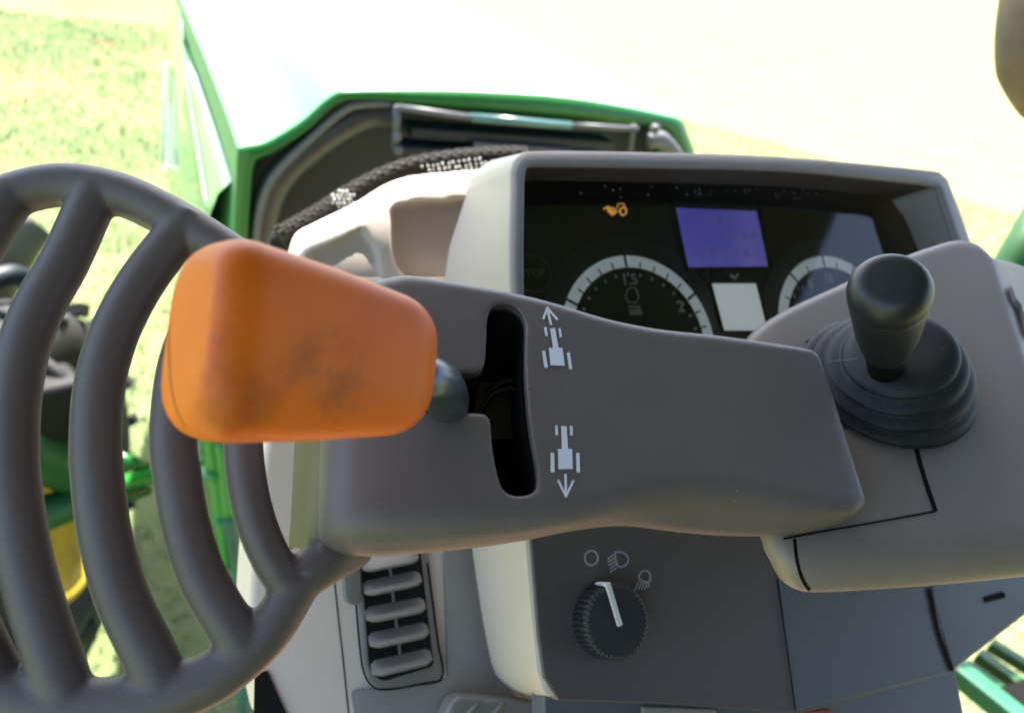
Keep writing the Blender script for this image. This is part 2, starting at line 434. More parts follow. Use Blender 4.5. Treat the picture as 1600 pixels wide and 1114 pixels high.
# guard: rim and bars run together into one moulding
g = lambda x, y, o=0: GUARD.hit(x, y, o)
rim = [(470, 905), (415, 990), (340, 1052), (250, 1088), (150, 1105), (50, 1095), (-40, 1060), (-120, 980), (-180, 850), (-200, 700), (-180, 540), (-120, 420), (-60, 345), (0, 312), (70, 292), (130, 291), (200, 308), (275, 345), (345, 388), (420, 440), (480, 500)]
parts = [tube([g(*p) for p in rim], [.0092, .0098, .0105, .0112, .0112, .011, .0108, .0106, .0104, .0102, .0102, .0102, .0102, .0102, .0102, .0102, .0102, .0102, .010, .010, .010], 20, 6)]
parts.append(tube([g(545, 842, -.016), g(515, 868, -.006), g(470, 905)], [.014, .0115, .0092], 20, 6))
parts.append(tube([g(420, 440), g(470, 480), g(510, 520, -.01)], [.010, .011, .012], 20, 6))
for path, r in (([(150, 300), (103, 405), (66, 470), (38, 540), (23, 615), (18, 690), (20, 750), (31, 835), (53, 930), (92, 1050), (105, 1090)], .0104),
                ([(300, 340), (232, 425), (192, 492), (168, 552), (154, 614), (150, 690), (152, 740), (164, 833), (190, 930), (240, 1035), (255, 1080)], .0102),
                ([(400, 400), (335, 455), (296, 530), (277, 600), (271, 690), (277, 745), (290, 820), (318, 905), (365, 985), (385, 1020)], .0096),
                ([(450, 470), (405, 540), (388, 610), (380, 690), (389, 770), (407, 835), (434, 890), (462, 925)], .0082),
                ([(20, 300), (-50, 420), (-95, 560), (-105, 690), (-90, 830), (-50, 970), (0, 1075)], .0104)):
    n_ = len(path)
    pts = [g(x, y, .010 * math.sin(PI * i / (n_ - 1))) for i, (x, y) in enumerate(path)]
    parts.append(tube(pts, r * 1.0, 20, 6))
parts.append(end_me)
link('slotted_guard', voxel(mesh(*merged(parts)), .0014, 9), M['guard'], con)
bv = bvh_of(shell)
dp = lambda x, y, o=.0003: drop(bv, x, y, o)
z4 = lambda pts: [(680 + x * .359, 420 + y * .359) for x, y in pts]
fwd = [z4(q) for q in ([(472, 257), (484, 255), (490, 293), (479, 295)], [(535, 262), (545, 260), (551, 298), (541, 300)], [(499, 262), (521, 260), (536, 346), (512, 346)],
                       [(493, 345.5), (553, 345.5), (563, 424), (501, 422)], [(464, 360), (478, 358), (490, 432), (474, 433)], [(572, 367), (585, 365), (596, 438), (582, 440)])]
fwd += stroke(z4([(503, 243), (488, 178)]), 4) + stroke(z4([(470, 220), (487, 172)]), 3.6) + stroke(z4([(487, 172), (530, 222)]), 3.6)
rev = [z4(q) for q in ([(521, 683), (532, 683), (534, 725), (522, 726)], [(585, 685), (597, 685), (598, 727), (586, 727)], [(547, 686), (571, 686), (577, 785), (550, 785)],
                       [(533, 785), (595, 785), (598, 872), (535, 873)], [(501, 802), (517, 802), (519, 886), (501, 886)], [(612, 803), (627, 803), (630, 887), (614, 887)])]
rev += stroke(z4([(566, 897), (568, 985)]), 4) + stroke(z4([(535, 922), (568, 992)]), 3.6) + stroke(z4([(568, 992), (600, 924)]), 3.6)
link('forward_symbol', ink(fwd, dp, .0004), M['white'], con, False)
link('reverse_symbol', ink(rev, dp, .0004), M['white'], con, False)
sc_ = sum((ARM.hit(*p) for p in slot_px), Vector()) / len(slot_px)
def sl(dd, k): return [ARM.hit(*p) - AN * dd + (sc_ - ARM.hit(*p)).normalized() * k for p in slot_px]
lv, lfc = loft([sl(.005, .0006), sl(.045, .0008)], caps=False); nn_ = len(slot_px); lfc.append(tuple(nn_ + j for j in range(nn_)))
link('slot_shade_liner', mesh(lv, lfc), M['black'], con, False)  # black lining added in place of the shade inside a deep slot
# mechanism seen in the slot
sp = [(box(ARM.hit(800, 590) - AN * .036, (ARM.hit(840, 590) - ARM.hit(800, 590)), (ARM.hit(800, 620) - ARM.hit(800, 590)) * 1.6, AN * .006)),
      tube([ARM.hit(752, 575) - AN * .042, ARM.hit(790, 556) - AN * .028, ARM.hit(835, 540) - AN * .028], .0018, 8, 4),
      tube([ARM.hit(765, 600) - AN * .024, ARM.hit(790, 572) - AN * .024, ARM.hit(835, 560) - AN * .024], .0012, 8, 4)]
link('gate_plate', mesh(*merged(sp)), plain('dark oiled gate metal', (.035, .024, .018), .4, metal=.4), con, False)
link('seam_line', ribbon([(1030, 833), (985, 826), (940, 826), (880, 836), (800, 851)], 1.6, dp, .0004), M['seam'], con)

# ================================================================== REVERSER LEVER
lev = thing('reverser_lever', 'worn orange tapered lever grip with dirt smudges on a bent metal shaft', 'lever', at(730, 625, .37))
a0, a1 = at(290, 523, .248), at(648, 577, .309); ax = (a1 - a0); Lk = ax.length; ax.normalize()
up_ = UP - ax * UP.dot(ax); up_.normalize(); th = ax.cross(up_).normalized()
kr = []
NS = 60
for i in range(NS + 1):
    s = i / NS; s = .5 - .5 * math.cos(PI * s)
    hh = np.interp(s, [0, .08, .5, .85, 1], [.0325, .0330, .0300, .0262, .0240]); tk = np.interp(s, [0, .1, 1], [.0235, .0235, .0195])
    e = 1.0; ra, rb = .17, .18
    if s < ra: e = 1 - .36 * (1 - math.sqrt(max(0, 1 - ((ra - s) / ra) ** 2)))
    if s > 1 - rb: e = 1 - .42 * (1 - math.sqrt(max(0, 1 - ((s - 1 + rb) / rb) ** 2)))
    c = a0 + ax * (Lk * s); ring = []
    for k in range(72):
        t = 2 * PI * k / 72; ex = 2 / 3.5
        cx, sx = math.cos(t), math.sin(t)
        ring.append(c + up_ * (hh * e * math.copysign(abs(sx) ** ex, sx)) + th * (tk * e * math.copysign(abs(cx) ** ex, cx)))
    kr.append(ring)
gk = apply_mods(mesh(*loft(kr)), [('REMESH', dict(mode='VOXEL', voxel_size=.0009)), ('SMOOTH', dict(iterations=14, factor=.5))])
grip = link('grip', gk, M['orange'], lev)
gb = bvh_of(grip); gp = lambda x, y, o=.0002: drop(gb, x, y, o)
link('parting_line', ribbon([(276, 400), (268, 450), (264, 520), (266, 590), (276, 640), (290, 668)], 1.3, gp, .0002), plain('dirt in parting line', (.30, .11, .03), .6), lev)
link('shaft', mesh(*tube([at(640, 596, .312), at(668, 596, .319), at(686, 604, .330), at(697, 622, .348), at(702, 645, .375), at(706, 668, .41)], [.0102, .0102, .0102, .0100, .009, .009], 24, 8)), M['steel'], lev)

# ================================================================== SIDE CONSOLE (right, taupe)
sid = thing('side_console', 'taupe moulded side console with dark gap lines carrying the black joystick', 'control console', at(1400, 900, .42))
SN = SIDE.n
def side_ring(T, B, U, ex, rT=.014, rB=.016):
    if ex >= 0: t = SIDE.hit(*T) - SN * ex; b = SIDE.hit(*B) - SN * ex
    else: t = SIDE.hit(*T) - ray(*T) * ex; b = SIDE.hit(*B) - ray(*B) * ex
    du = (b - EYE).dot(-BACK) + .012; u = EYE + ray(*U) * du
    f = (t - b).normalized()
    tb = t - SN * .09 + f * .01; ub = u - SN * .03 + f * .06
    return roundpoly([tb, t, b, u, ub], [.004, rT, rB, .012, .01], 7)
ss = [((1160, 530), (1204, 844), (1207, 876), .012, .010, .012), ((1166, 522), (1208, 850), (1213, 900), .006, .010, .014), ((1180, 506), (1218, 863), (1228, 922), .002, .011, .016), ((1212, 484), (1240, 876), (1252, 935), .0005, .012, .016), ((1250, 465), (1275, 880), (1285, 938), 0, .012, .016), ((1320, 433), (1345, 878), (1355, 934), 0, .013, .016), ((1400, 397), (1430, 872), (1440, 928), 0, .014, .016),
      ((1460, 374), (1520, 862), (1530, 920), 0, .016, .016), ((1500, 363), (1600, 852), (1610, 912), 0, .018, .016), ((1528, 369), (1680, 845), (1690, 905), .0, .018, .016),
      ((1546, 386), (1700, 848), (1710, 908), -.002, .018, .016), ((1560, 393), (1722, 852), (1732, 910), -.014, .016, .016), ((1590, 404), (1770, 870), (1780, 920), -.045, .012, .016), ((1650, 430), (1870, 890), (1880, 940), -.08, .012, .016), ((1740, 470), (1970, 900), (1980, 950), -.11, .012, .016)]
A = [[*s[0], *s[1], *s[2], s[3], s[4], s[5]] for s in ss]
c1 = catmull([Vector(r[:3]) for r in A], 5); c2 = catmull([Vector(r[3:6]) for r in A], 5); c3 = catmull([Vector(r[6:9]) for r in A], 5)
rings = [side_ring((a.x, a.y), (a.z, b_.x), (b_.y, b_.z), c.x if c.x < -.001 else max(c.x, 0), c.y, c.z) for a, b_, c in zip(c1, c2, c3)]
sshell = link('console_shell', voxel(mesh(*loft(rings)), .0017, 6), M['console'], sid)
sb = bvh_of(sshell); spj = lambda x, y, o=.0003: drop(sb, x, y, o)
for pts, w in (([(1224, 842), (1300, 828), (1380, 814), (1462, 799)], 3.0), ([(1429, 692), (1440, 735), (1461, 799)], 7.0), ([(1241, 842), (1246, 880), (1258, 912), (1281, 937)], 5.0),
               ([(1258, 535), (1290, 522), (1326, 507)], 2.0), ([(1183, 514), (1184, 500), (1190, 490)], 2.6)):
    link('gap_line', ribbon(pts, w, spj, .0004), M['gap'], sid)
link('clip', slab_mesh([(spj(x, y, .004) or SIDE.hit(x, y)) for x, y in ((1572, 452), (1580, 446), (1590, 462), (1592, 478), (1598, 500), (1606, 530), (1598, 520), (1586, 480), (1579, 472))], -SN * .006), M['trim'], sid, False)

# ================================================================== JOYSTICK
O = SIDE.hit(1384, 600); jx = cam2w((-.30, .62, .72)).normalized()
joy = thing('joystick', 'black joystick with a flat topped tapered knob and ribbed rubber boot', 'joystick', O)
def boot():
    prof = []          # (t along skewed axis, radius)
    steps = [(0, .0450), (.004, .0462), (.010, .0445), (.0115, .0400), (.0125, .0396), (.0145, .0408), (.0185, .0388), (.0200, .0345), (.0210, .0340), (.0228, .0350), (.0265, .0325), (.0280, .0282), (.0290, .0278), (.0306, .0285), (.034, .0265), (.0365, .0225), (.0375, .0160), (.0370, .0100)]
    rings = []
    for h, r in steps:
        k = min(1, h / .03); ax_ = (SN * (1 - k) + jx * k).normalized()
        c = O + SN * (h * .72) + (jx - SN * .6) * (h * .28)
        u = RIGHT - ax_ * RIGHT.dot(ax_); u.normalize(); w = ax_.cross(u)
        r *= 1.06
        rings.append([c + (u * math.cos(2 * PI * q / 72) + w * math.sin(2 * PI * q / 72)) * r for q in range(72)])
    me = mesh(*loft(rings))
    return apply_mods(me, [('SUBSURF', dict(levels=1, render_levels=1))])
link('boot', boot(), M['rubber'], joy)
j0 = at(1384, 561, .425); j1 = at(1392, 414, .357); ja = (j1 - j0); JL = ja.length; ja.normalize()
link('stem', mesh(*lathe(j0, ja, [(-.012, .009), (.0, .0098), (.012, .0105), (.02, .011)], 32)), M['black'], joy)
kn = lathe(j0, ja, [(.008, .0092), (.0085, .0108), (.0105, .0116), (.018, .0132), (.028, .0152), (JL * .60, .0176), (JL * .70, .0184)], 56)
knm = link('knob', apply_mods(mesh(*kn), [('BEVEL', dict(width=.001, segments=2, limit_method='ANGLE', angle_limit=math.radians(40)))]), M['knobblack'], joy)
r0 = .0186
cap = [(JL * .695, .0170), (JL * .70, r0 * .992), (JL * .715, r0 * 1.005), (JL * .76, r0 * 1.008)]
for i in range(1, 13):
    t = i / 12 * PI / 2; q = math.sin(t) ** 1.15
    cap.append((JL * .76 + .0100 * (1 - (1 - math.sin(t)) ** 1.0) * (.55 + .45 * math.sin(t)), max(r0 * 1.008 * math.cos(t) ** .34, .0004)))
link('knob_cap', mesh(*lathe(j0, ja, cap, 64)), M['knobblack'], joy)
bj = bvh_of(*[o for o in joy.children if o.name.startswith('boot')]); jp = lambda x, y, o=.0002: drop(bj, x, y, o)
link('boot_seam', ribbon([(1293, 566), (1315, 563), (1340, 560)], 1.2, jp, .0002), plain('pale rubber flash', (.12, .12, .12), .7), joy)

# ================================================================== INSTRUMENT POD
pod = thing('instrument_pod', 'beige and grey instrument pod with dark dials, a violet screen and a slate panel below', 'instrument panel', at(1000, 1090, .55))
def P_(pl): return lambda x, y, o=0: pl.hit(x, y, o)
pf = P_(POD); cf = P_(CLUSTER)
outer = [(799, 300), (800, 262), (816, 240), (850, 236), (1000, 238), (1220, 245), (1440, 265), (1474, 274), (1489, 300), (1530, 420), (1560, 560), (1500, 760), (1442, 930), (1460, 1036), (1250, 1096), (1030, 1088), (872, 1089), (846, 1066), (836, 1010), (822, 850), (812, 640), (798, 440)]
inner = [(819, 306), (820, 274), (826, 260), (850, 258), (1000, 260), (1220, 265), (1387, 281), (1458, 290), (1472, 312), (1505, 420), (1530, 560), (1480, 760), (1430, 930), (1448, 1026), (1246, 1086), (1030, 1078), (880, 1080), (853, 1060), (843, 1008), (829, 850), (824, 640), (818, 440)]
back = [(727, 310), (730, 296), (742, 270), (800, 244), (1000, 244), (1220, 252), (1420, 270), (1450, 285), (1470, 310), (1505, 430), (1540, 560), (1490, 760), (1425, 930), (1445, 1026), (1245, 1086), (1030, 1082), (850, 1090), (785, 1066), (762, 1008), (737, 850), (715, 640), (694, 440)]
lens = [(818, 312), (818, 290), (824, 283), (850, 283), (1000, 285), (1220, 292), (1372, 306), (1394, 312), (1402, 325), (1420, 352), (1460, 470), (1440, 560), (1300, 640), (1200, 660), (1100, 660), (1000, 660), (900, 660), (850, 660), (830, 660), (822, 650), (820, 600), (818, 440)]
def dens(pts, n=3): return tup(catmull([Vector((x, y)) for x, y in pts], n, True))
def lin(pts, n=4):
    out = []
    for i, p in enumerate(pts):
        q = pts[(i + 1) % len(pts)]
        for k in range(n): out.append((p[0] + (q[0] - p[0]) * k / n, p[1] + (q[1] - p[1]) * k / n))
    return out
D = dens
o3 = [pf(x, y) for x, y in D(outer)]
i3 = [pf(x, y) for x, y in D(inner)]
b3 = [pf(x, y, -.105) for x, y in D(back)]
cen = sum(o3, Vector()) / len(o3)
def toward(a, b, d): return [p + (q - p).normalized() * d for p, q in zip(a, b)]
rings_h = [b3, toward(o3, b3, .02), toward(o3, b3, .005), [p * .75 + q * .25 for p, q in zip(toward(o3, b3, .0014), toward(o3, i3, .0014))], toward(o3, i3, .004)]
link('housing', mesh(*loft(rings_h, caps=False)), M['beige'], pod)
ob = toward(o3, i3, .0042)
i_in = [p - N45 * .004 for p in i3]
link('bezel', mesh(*loft([[p - N45 * .003 for p in ob], [p + N45 * .0006 for p in ob], [p + (q - p) * .8 + N45 * .0008 for p, q in zip(ob, i3)], i3, i_in], caps=False)), M['bezel'], pod)
# visor walls down to the lens (upper half only)
NI = len(D(inner)); per = 3
top_idx = list(range(-3 * 1, per * 11 + 1))
iw = [i3[k] - N45 * .004 for k in top_idx]; lw = [cf(*D(lens)[k], .012) for k in top_idx]; mid = [p * .5 + q * .5 for p, q in zip(iw, lw)]
link('visor', mesh(*loft([iw, mid, lw], caps=False, closed=False)), M['visor'], pod)
rk = list(range(per * 7, per * 11 + 1))
rw0 = [i3[k] - N45 * .0035 + (cen - i3[k]).normalized() * .0012 for k in rk]; rw1 = [cf(*D(lens)[k], .0125) + (cen - i3[k]).normalized() * .0012 for k in rk]
link('visor_cheek', mesh(*loft([rw0, [a * .5 + b * .5 for a, b in zip(rw0, rw1)], rw1], caps=False, closed=False)), M['bezel'], pod)
face_px = [(800, 270), (1000, 270), (1220, 278), (1400, 296), (1440, 340), (1500, 480), (1480, 640), (1200, 680), (800, 680)]
link('dial_face', slab_mesh([cf(x, y) for x, y in face_px], -N45 * .01), M['dial'], pod, False)
lp = [cf(*p, .012) for p in D(lens)]
# --- the printing and dials on the face
UX = Vector((1, 0, 0)); UY = N45.cross(UX).normalized()
if UY.z < 0: UY = -UY
def circ3(a, b, c):
    o = a; A2 = lambda p: ((p - o).dot(UX), (p - o).dot(UY))
    (x1, y1), (x2, y2), (x3, y3) = A2(a), A2(b), A2(c)
    d = 2 * (x1 * (y2 - y3) + x2 * (y3 - y1) + x3 * (y1 - y2))
    ux = ((x1**2 + y1**2) * (y2 - y3) + (x2**2 + y2**2) * (y3 - y1) + (x3**2 + y3**2) * (y1 - y2)) / d
    uy = ((x1**2 + y1**2) * (x3 - x2) + (x2**2 + y2**2) * (x1 - x3) + (x3**2 + y3**2) * (x2 - x1)) / d
    return o + UX * ux + UY * uy, math.hypot(x1 - ux, y1 - uy)
def ann(c, r0, r1, z, seg=96, a0=0, a1=2 * PI, close=True):
    A_, B_ = [], []
    for k in range(seg + 1):
        t = a0 + (a1 - a0) * k / seg; d = UX * math.cos(t) + UY * math.sin(t)
        A_.append(c + d * r0 + N45 * z); B_.append(c + d * r1 + N45 * z)
    n = seg + 1
    return A_ + B_, [(i, i + 1, n + i + 1, n + i) for i in range(seg)]
def tickq(c, ang, r0, r1, w, z):
    d = UX * math.cos(ang) + UY * math.sin(ang); q = UX * -math.sin(ang) + UY * math.cos(ang)
    return [c + d * r0 + q * w + N45 * z, c + d * r1 + q * w + N45 * z, c + d * r1 - q * w + N45 * z, c + d * r0 - q * w + N45 * z], [(0, 1, 2, 3)]
def text_parts(s, c, size, z, rot=0.0):
    cu = bpy.data.curves.new('t', 'FONT'); cu.body = s; cu.size = size; cu.offset = size * .035; cu.align_x = 'CENTER'; cu.align_y = 'CENTER'
    o = bpy.data.objects.new('t', cu); COL.objects.link(o)
    dg = bpy.context.evaluated_depsgraph_get(); dg.update(); me = bpy.data.meshes.new_from_object(o.evaluated_get(dg)); bpy.data.objects.remove(o)
    u = UX * math.cos(rot) + UY * math.sin(rot); v = -UX * math.sin(rot) + UY * math.cos(rot)
    return [c + u * p.co.x + v * p.co.y + N45 * z for p in me.vertices], [tuple(f.vertices) for f in me.polygons]
def gauge(name, pts, width, ticks_major, nminor, texts, lab):
    c, R = circ3(*[cf(*p) for p in pts])
    root = link(name, mesh(*merged([ann(c, 0.0001, R + .016, .0012), ])), M['dialhalo'], pod, False, lab)
    link('inner_disc', mesh(*ann(c, .0001, R - width, .0018)), M['dial'], root, False)
    link('scale_ring', mesh(*merged([ann(c, R - width, R, .0024)])), M['dialring'], root, False)
    tk = [tickq(c, math.radians(a), R - width, R + .0004, .0011, .0029) for a in ticks_major]
    for a in nminor: tk.append(tickq(c, math.radians(a), R - width, R - width * .45, .0007, .0029))
    link('tick_marks', mesh(*merged(tk)), M['gap'], root, False)
    dots = [tickq(c, math.radians(a), R - width * 1.75, R - width * 1.45, .0009, .0024) for a in list(nminor) + list(ticks_major)]
    link('inner_dots', mesh(*merged(dots)), M['dialtext'], root, False)
    for s, p, sz in texts: link('numeral', mesh(*text_parts(s, cf(*p), sz, .0026)), M['dialtext'], root, False)
    return c, R, root
cT, RT, gT = gauge('engine_speed_dial', [(886, 462), (973, 401), (1107, 509)], .0098, [92, 32, 150, 180], [80, 68, 56, 44, 104, 116, 128, 139, 20, 8], [('1.5', (981, 439), .0125), ('2', (1061, 481), .013)], 'larger dial marked 1.5 and 2')
engp = tup(roundpoly([(981, 452), (986, 449), (993, 450), (996, 458), (998, 466), (994, 473), (982, 473), (978, 464), (979, 456)], 2, 3))
rp = stroke(engp + engp[:1], 2.6) + [[(982, 478), (1000, 477), (1001, 481), (983, 482)], [(983, 484), (1003, 483), (1004, 492), (985, 493)]]
link('engine_icon', ink(rp, lambda x, y, o: cf(x, y, .0026), 0), M['dialtext'], gT, False)
cS, RS, gS = gauge('road_speed_dial', [(1215, 470), (1278, 402), (1333, 418)], .0105, [92, 130, 170, 60, 30], [112, 150, 78, 45], [('6', (1245, 455), .008), ('8', (1263, 446), .0115), ('10', (1291, 438), .0115), ('4', (1238, 465), .007)], 'smaller dial beside the joystick knob')
wl = tup([(942, 327), (950, 322), (957, 323), (962, 326), (967, 321), (970, 318), (976, 319), (979, 327), (979, 334), (973, 337), (968, 331), (962, 334), (957, 338), (949, 333)])
amb = stroke([(943, 327), (950, 323), (950, 330), (957, 336), (962, 333), (960, 326), (953, 325)], 2.4) + stroke([(960, 331), (968, 330)], 1.8) + stroke([(964, 326), (966, 319), (974, 318), (977, 324)], 1.6) + \
    stroke([(969, 327), (974, 324), (979, 328), (978, 334), (973, 337), (969, 333), (969, 327)], 2.6) + [[(947, 324), (953, 323), (956, 329), (950, 331)], [(951, 330), (958, 328), (961, 334), (955, 337)]]
link('warning_symbol', ink(amb, lambda x, y, o: cf(x, y, .001), 0), M['amber'], pod, False, 'amber lit tractor symbol')
lcdq = [(1057, 325), (1182, 330), (1200, 416), (1076, 417)]
def inset(q, d):
    c = sum((Vector(p) for p in q), Vector((0, 0))) / len(q); return [tuple(Vector(p) + (c - Vector(p)).normalized() * -d) for p in q]
fr = link('screen', slab_mesh([cf(x, y, .0015) for x, y in lcdq], -N45 * .001), M['lcdblue'], pod, False, 'violet lit screen')
seg = []
for k, (x0, y0, n) in enumerate(((1112, 338, 3), (1128, 362, 4), (1100, 389, 5))):
    for j in range(n): seg.append([(x0 + j * 15, y0), (x0 + 9 + j * 15, y0 + .5), (x0 + 11 + j * 15, y0 + 12), (x0 + 2 + j * 15, y0 + 12)])
link('segments', ink(seg, lambda x, y, o: cf(x, y, .0019), 0), plain('faint lcd segments', (.07, .065, .13), .5, emit=.13, ecol=(.075, .068, .25)), fr, False)
link('screen_frame', ink([[a, b, d, c] for a, b, c, d in [(inset(lcdq, 9)[i], inset(lcdq, 9)[(i + 1) % 4], inset(lcdq, 1)[i], inset(lcdq, 1)[(i + 1) % 4]) for i in range(4)]], lambda x, y, o: cf(x, y, .0022), 0), M['black'], fr, False)
pq = [(1113, 443), (1181, 443), (1199, 516), (1132, 516)]
ps = link('lower_screen', slab_mesh([cf(x, y, .0015) for x, y in pq], -N45 * .001), M['lcdpale'], pod, False, 'pale grey screen with a faint added glow')
link('screen_frame', ink([[a, b, d, c] for a, b, c, d in [(inset(pq, 8)[i], inset(pq, 8)[(i + 1) % 4], inset(pq, 1)[i], inset(pq, 1)[(i + 1) % 4]) for i in range(4)]], lambda x, y, o: cf(x, y, .0021), 0), M['black'], ps, False)
link('screen_mark', ink(stroke([(1142, 429), (1149, 434), (1153, 428)], 3) + stroke([(1141, 432), (1150, 436)], 3), lambda x, y, o: cf(x, y, .001), 0), M['dialtext'], pod, False)
stc = cf(832, 428)
sl = link('stop_lamp', mesh(*ann(stc, .0135, .0155, .001)), plain('faint lamp ring', (.035, .037, .036), .5), pod, False)
link('stop_word', mesh(*text_parts('STOP', stc, .0085, .001)), plain('faint lamp print', (.10, .105, .10), .5), sl, False)
# clear cover with specks of dust near the top
lo = link('clear_cover', mesh(lp, [tuple(range(len(lp)))]), M['lens'], pod, False)
sx = []
for k in range(46):
    x = random.uniform(900, 1290); y = 287 + (x - 900) * .02 + random.gauss(9, 6); r = random.uniform(.0004, .0012)
    y = max(y, 290 + (x - 900) * .022); c = cf(x, y, .0125)
    sx.append(([c + (UX * math.cos(t) + UY * math.sin(t) * random.uniform(.6, 1.1)) * r for t in (0, 1.1, 2.1, 3.2, 4.3, 5.3)], [(0, 1, 2, 3, 4, 5)]))
link('dust_specks', mesh(*merged(sx)), plain('pale dust', (.20, .21, .23), .9), lo, False)
# lower panel
lpx = [(829, 838), (841, 992), (850, 1058), (873, 1094), (1030, 1099), (1255, 1114), (1482, 1051), (1440, 900), (1400, 760), (829, 740)]
panel = link('lower_panel', slab_mesh([pf(x, y, .0019) for x, y in lpx], -N45 * .012, .0015), M['panel'], pod, False)
pp = lambda x, y, o=.0004: pf(x, y, o)
link('panel_gap', ribbon([(1214, 905), (1228, 1000), (1243, 1109)], 2.4, lambda x, y, o: pf(x, y, .0034), 0), M['gap'], pod)
link('side_panel', slab_mesh([pf(x, y, .0030) for x, y in ((1217, 890), (1229, 990), (1246, 1110), (1489, 1051), (1459, 935), (1450, 880))], -N45 * .006, .0015), M['panel2'], pod, False)
z8 = lambda pts: [(860 + x * .1795, 840 + y * .1795) for x, y in pts]
ic = []
cc = [(924 + 10.2 * math.cos(t), 871.5 + 11.4 * math.sin(t)) for t in np.linspace(0, 2 * PI, 29)]
ic0 = stroke(cc, 2.6)
ic1 = stroke(tup(catmull([Vector(p) for p in z8([(566, 128), (622, 126), (664, 152), (678, 190), (660, 232), (606, 254), (580, 232), (566, 180)])], 4, True)) + z8([(566, 128)]), 2.8)
for a, b in (((500, 185), (542, 150)), ((500, 212), (550, 180)), ((506, 240), (556, 207)), ((513, 268), (566, 235)), ((520, 296), (572, 262))): ic1 += stroke(z8([a, b]), 2.2)
ic2 = stroke(tup(catmull([Vector(p) for p in z8([(770, 345), (792, 296), (826, 284), (860, 304), (870, 345), (855, 386), (800, 372)])], 4, True)) + z8([(770, 345)]), 2.6)
for a, b in (((770, 380), (730, 460)), ((792, 385), (768, 448)), ((812, 390), (795, 448)), ((835, 395), (822, 446)), ((857, 403), (848, 432))): ic2 += stroke(z8([a, b]), 2.0)
for nm, q in (('off_symbol', ic0), ('headlight_symbol', ic1), ('work_light_symbol', ic2)):
    link(nm, ink(q, lambda x, y, o: pf(x, y, .0024), 0), M['icon'], pod, False)

# ================================================================== LIGHT SWITCH
lc = pf(943, 968, 0)
lsw = thing('light_switch', 'round ribbed blue-black rotary light knob with a white pointer line', 'knob', lc)
prof = [(-.002, .0225), (.001, .0228), (.015, .0222), (.0172, .0212), (.0178, .0200), (.0172, .004), (.0172, .0004)]
def knob_rings():
    rings = []; seg = 252
    for h, r in prof:
        ring = []
        for k in range(seg):
            t = 2 * PI * k / seg; s = (math.cos(42 * t)); am = .0007 if .0 <= h <= .0179 and r > .019 else 0
            ring.append(lc + N45 * h + (UX * math.cos(t) + UY * math.sin(t)) * (r + am * (1 if s > 0 else -1) * abs(s) ** .5))
        rings.append(ring)
    return loft(rings)
link('dial', mesh(*knob_rings()), plastic('ribbed knob plastic', (.020, .024, .033), .42, 900, .05, .1, .5), lsw, False)
pa, pb = pf(969, 968, .0180), pf(954, 911, .0180)
pdir = (pf(950, 905, .018) - pf(968, 966, .018)).normalized(); pq_ = N45.cross(pdir).normalized()
pc = lc + N45 * .0186
pt = [box(pc + pdir * .0102, pdir * .0126, pq_ * .0018, N45 * .0010), box(pc + pdir * .0230 - N45 * .0062, pdir * .0011, pq_ * .0018, N45 * .0072)]
link('pointer', apply_mods(mesh(*merged(pt)), [('BEVEL', dict(width=.0006, segments=2))]), M['white'], lsw, False)

# ================================================================== DASH COWL + COLUMN SIDE PANEL + AIR VENT
dash = thing('dash_body', 'pale beige dash cowl and column side panel with an upright air vent', 'dashboard', at(600, 1100, .6))
lf = P_(LEFTP)
cow = [(472, 390), (573, 341), (616, 311), (656, 296), (754, 287), (800, 284), (800, 540), (470, 540), (456, 450)]
cf3 = [lf(x, y) for x, y in tup(roundpoly(cow, [16, 20, 24, 24, 20, 4, 4, 4, 14], 6))]
c_me = mesh(*loft([cf3, [p + Vector((0, .036, -.001)) for p in cf3], [p + Vector((0, .10, -.11)) for p in cf3]]))
pocket = tup(roundpoly([(610, 326), (625, 318), (800, 306), (800, 440), (640, 440), (612, 410)], [10, 10, 2, 2, 30, 30], 6))
c_me = subtract(c_me, mesh(*loft([[lf(x, y, .03) for x, y in pocket], [lf(x, y, -.034) for x, y in pocket]])))
wedge = tup(roundpoly([(482, 402), (566, 356), (588, 388), (600, 470), (482, 470)], 8, 4))
c_me = subtract(c_me, mesh(*loft([[lf(x, y, .03) for x, y in wedge], [lf(x, y, -.006) for x, y in wedge]])))
link('cowl', voxel(c_me, .0022, 11), M['beige'], dash)
sp_px = [(456, 430), (440, 600), (412, 700), (393, 860), (388, 960), (396, 1052), (420, 1160), (900, 1160), (880, 800), (760, 430)]
link('column_panel', slab_mesh([lf(x, y, .0) for x, y in tup(roundpoly(sp_px, 30, 5))], -N45 * .10, .006, 4), M['column'], dash)
lpj = lambda x, y, o: lf(x, y, o)
link('panel_seam', ribbon([(520, 880), (528, 960), (537, 1040), (546, 1130)], 2.2, lpj, .0005), M['seam'], dash)
def strip(px, off, th, mat, nm, bev=.002, parent=dash): return link(nm, slab_mesh([lf(x, y, off) for x, y in tup(roundpoly(px, 8, 5))], -N45 * th, bev), mat, parent)
strip([(692, 800), (738, 800), (768, 1010), (800, 1080), (880, 1150), (560, 1150), (548, 1080), (700, 1062)], .003, .004, M['trim'], 'trim_panel')
vent = strip([(556, 850), (666, 830), (694, 1060), (598, 1080), (578, 1066), (568, 1040)], .007, .010, M['ventplastic'], 'air_vent')
link('groove', ribbon([(556, 940), (561, 1000), (567, 1045), (580, 1070), (602, 1077), (650, 1070), (691, 1058), (684, 1000), (668, 880)], 3.0, lpj, .0078, 5), M['gap'], vent)
link('duct', mesh([lf(x, y, .0076) for x, y in tup(roundpoly([(563, 860), (655, 846), (678, 1040), (600, 1064), (584, 1056), (576, 1040)], 8, 5))], [tuple(range(36))]), M['black'], vent, False)
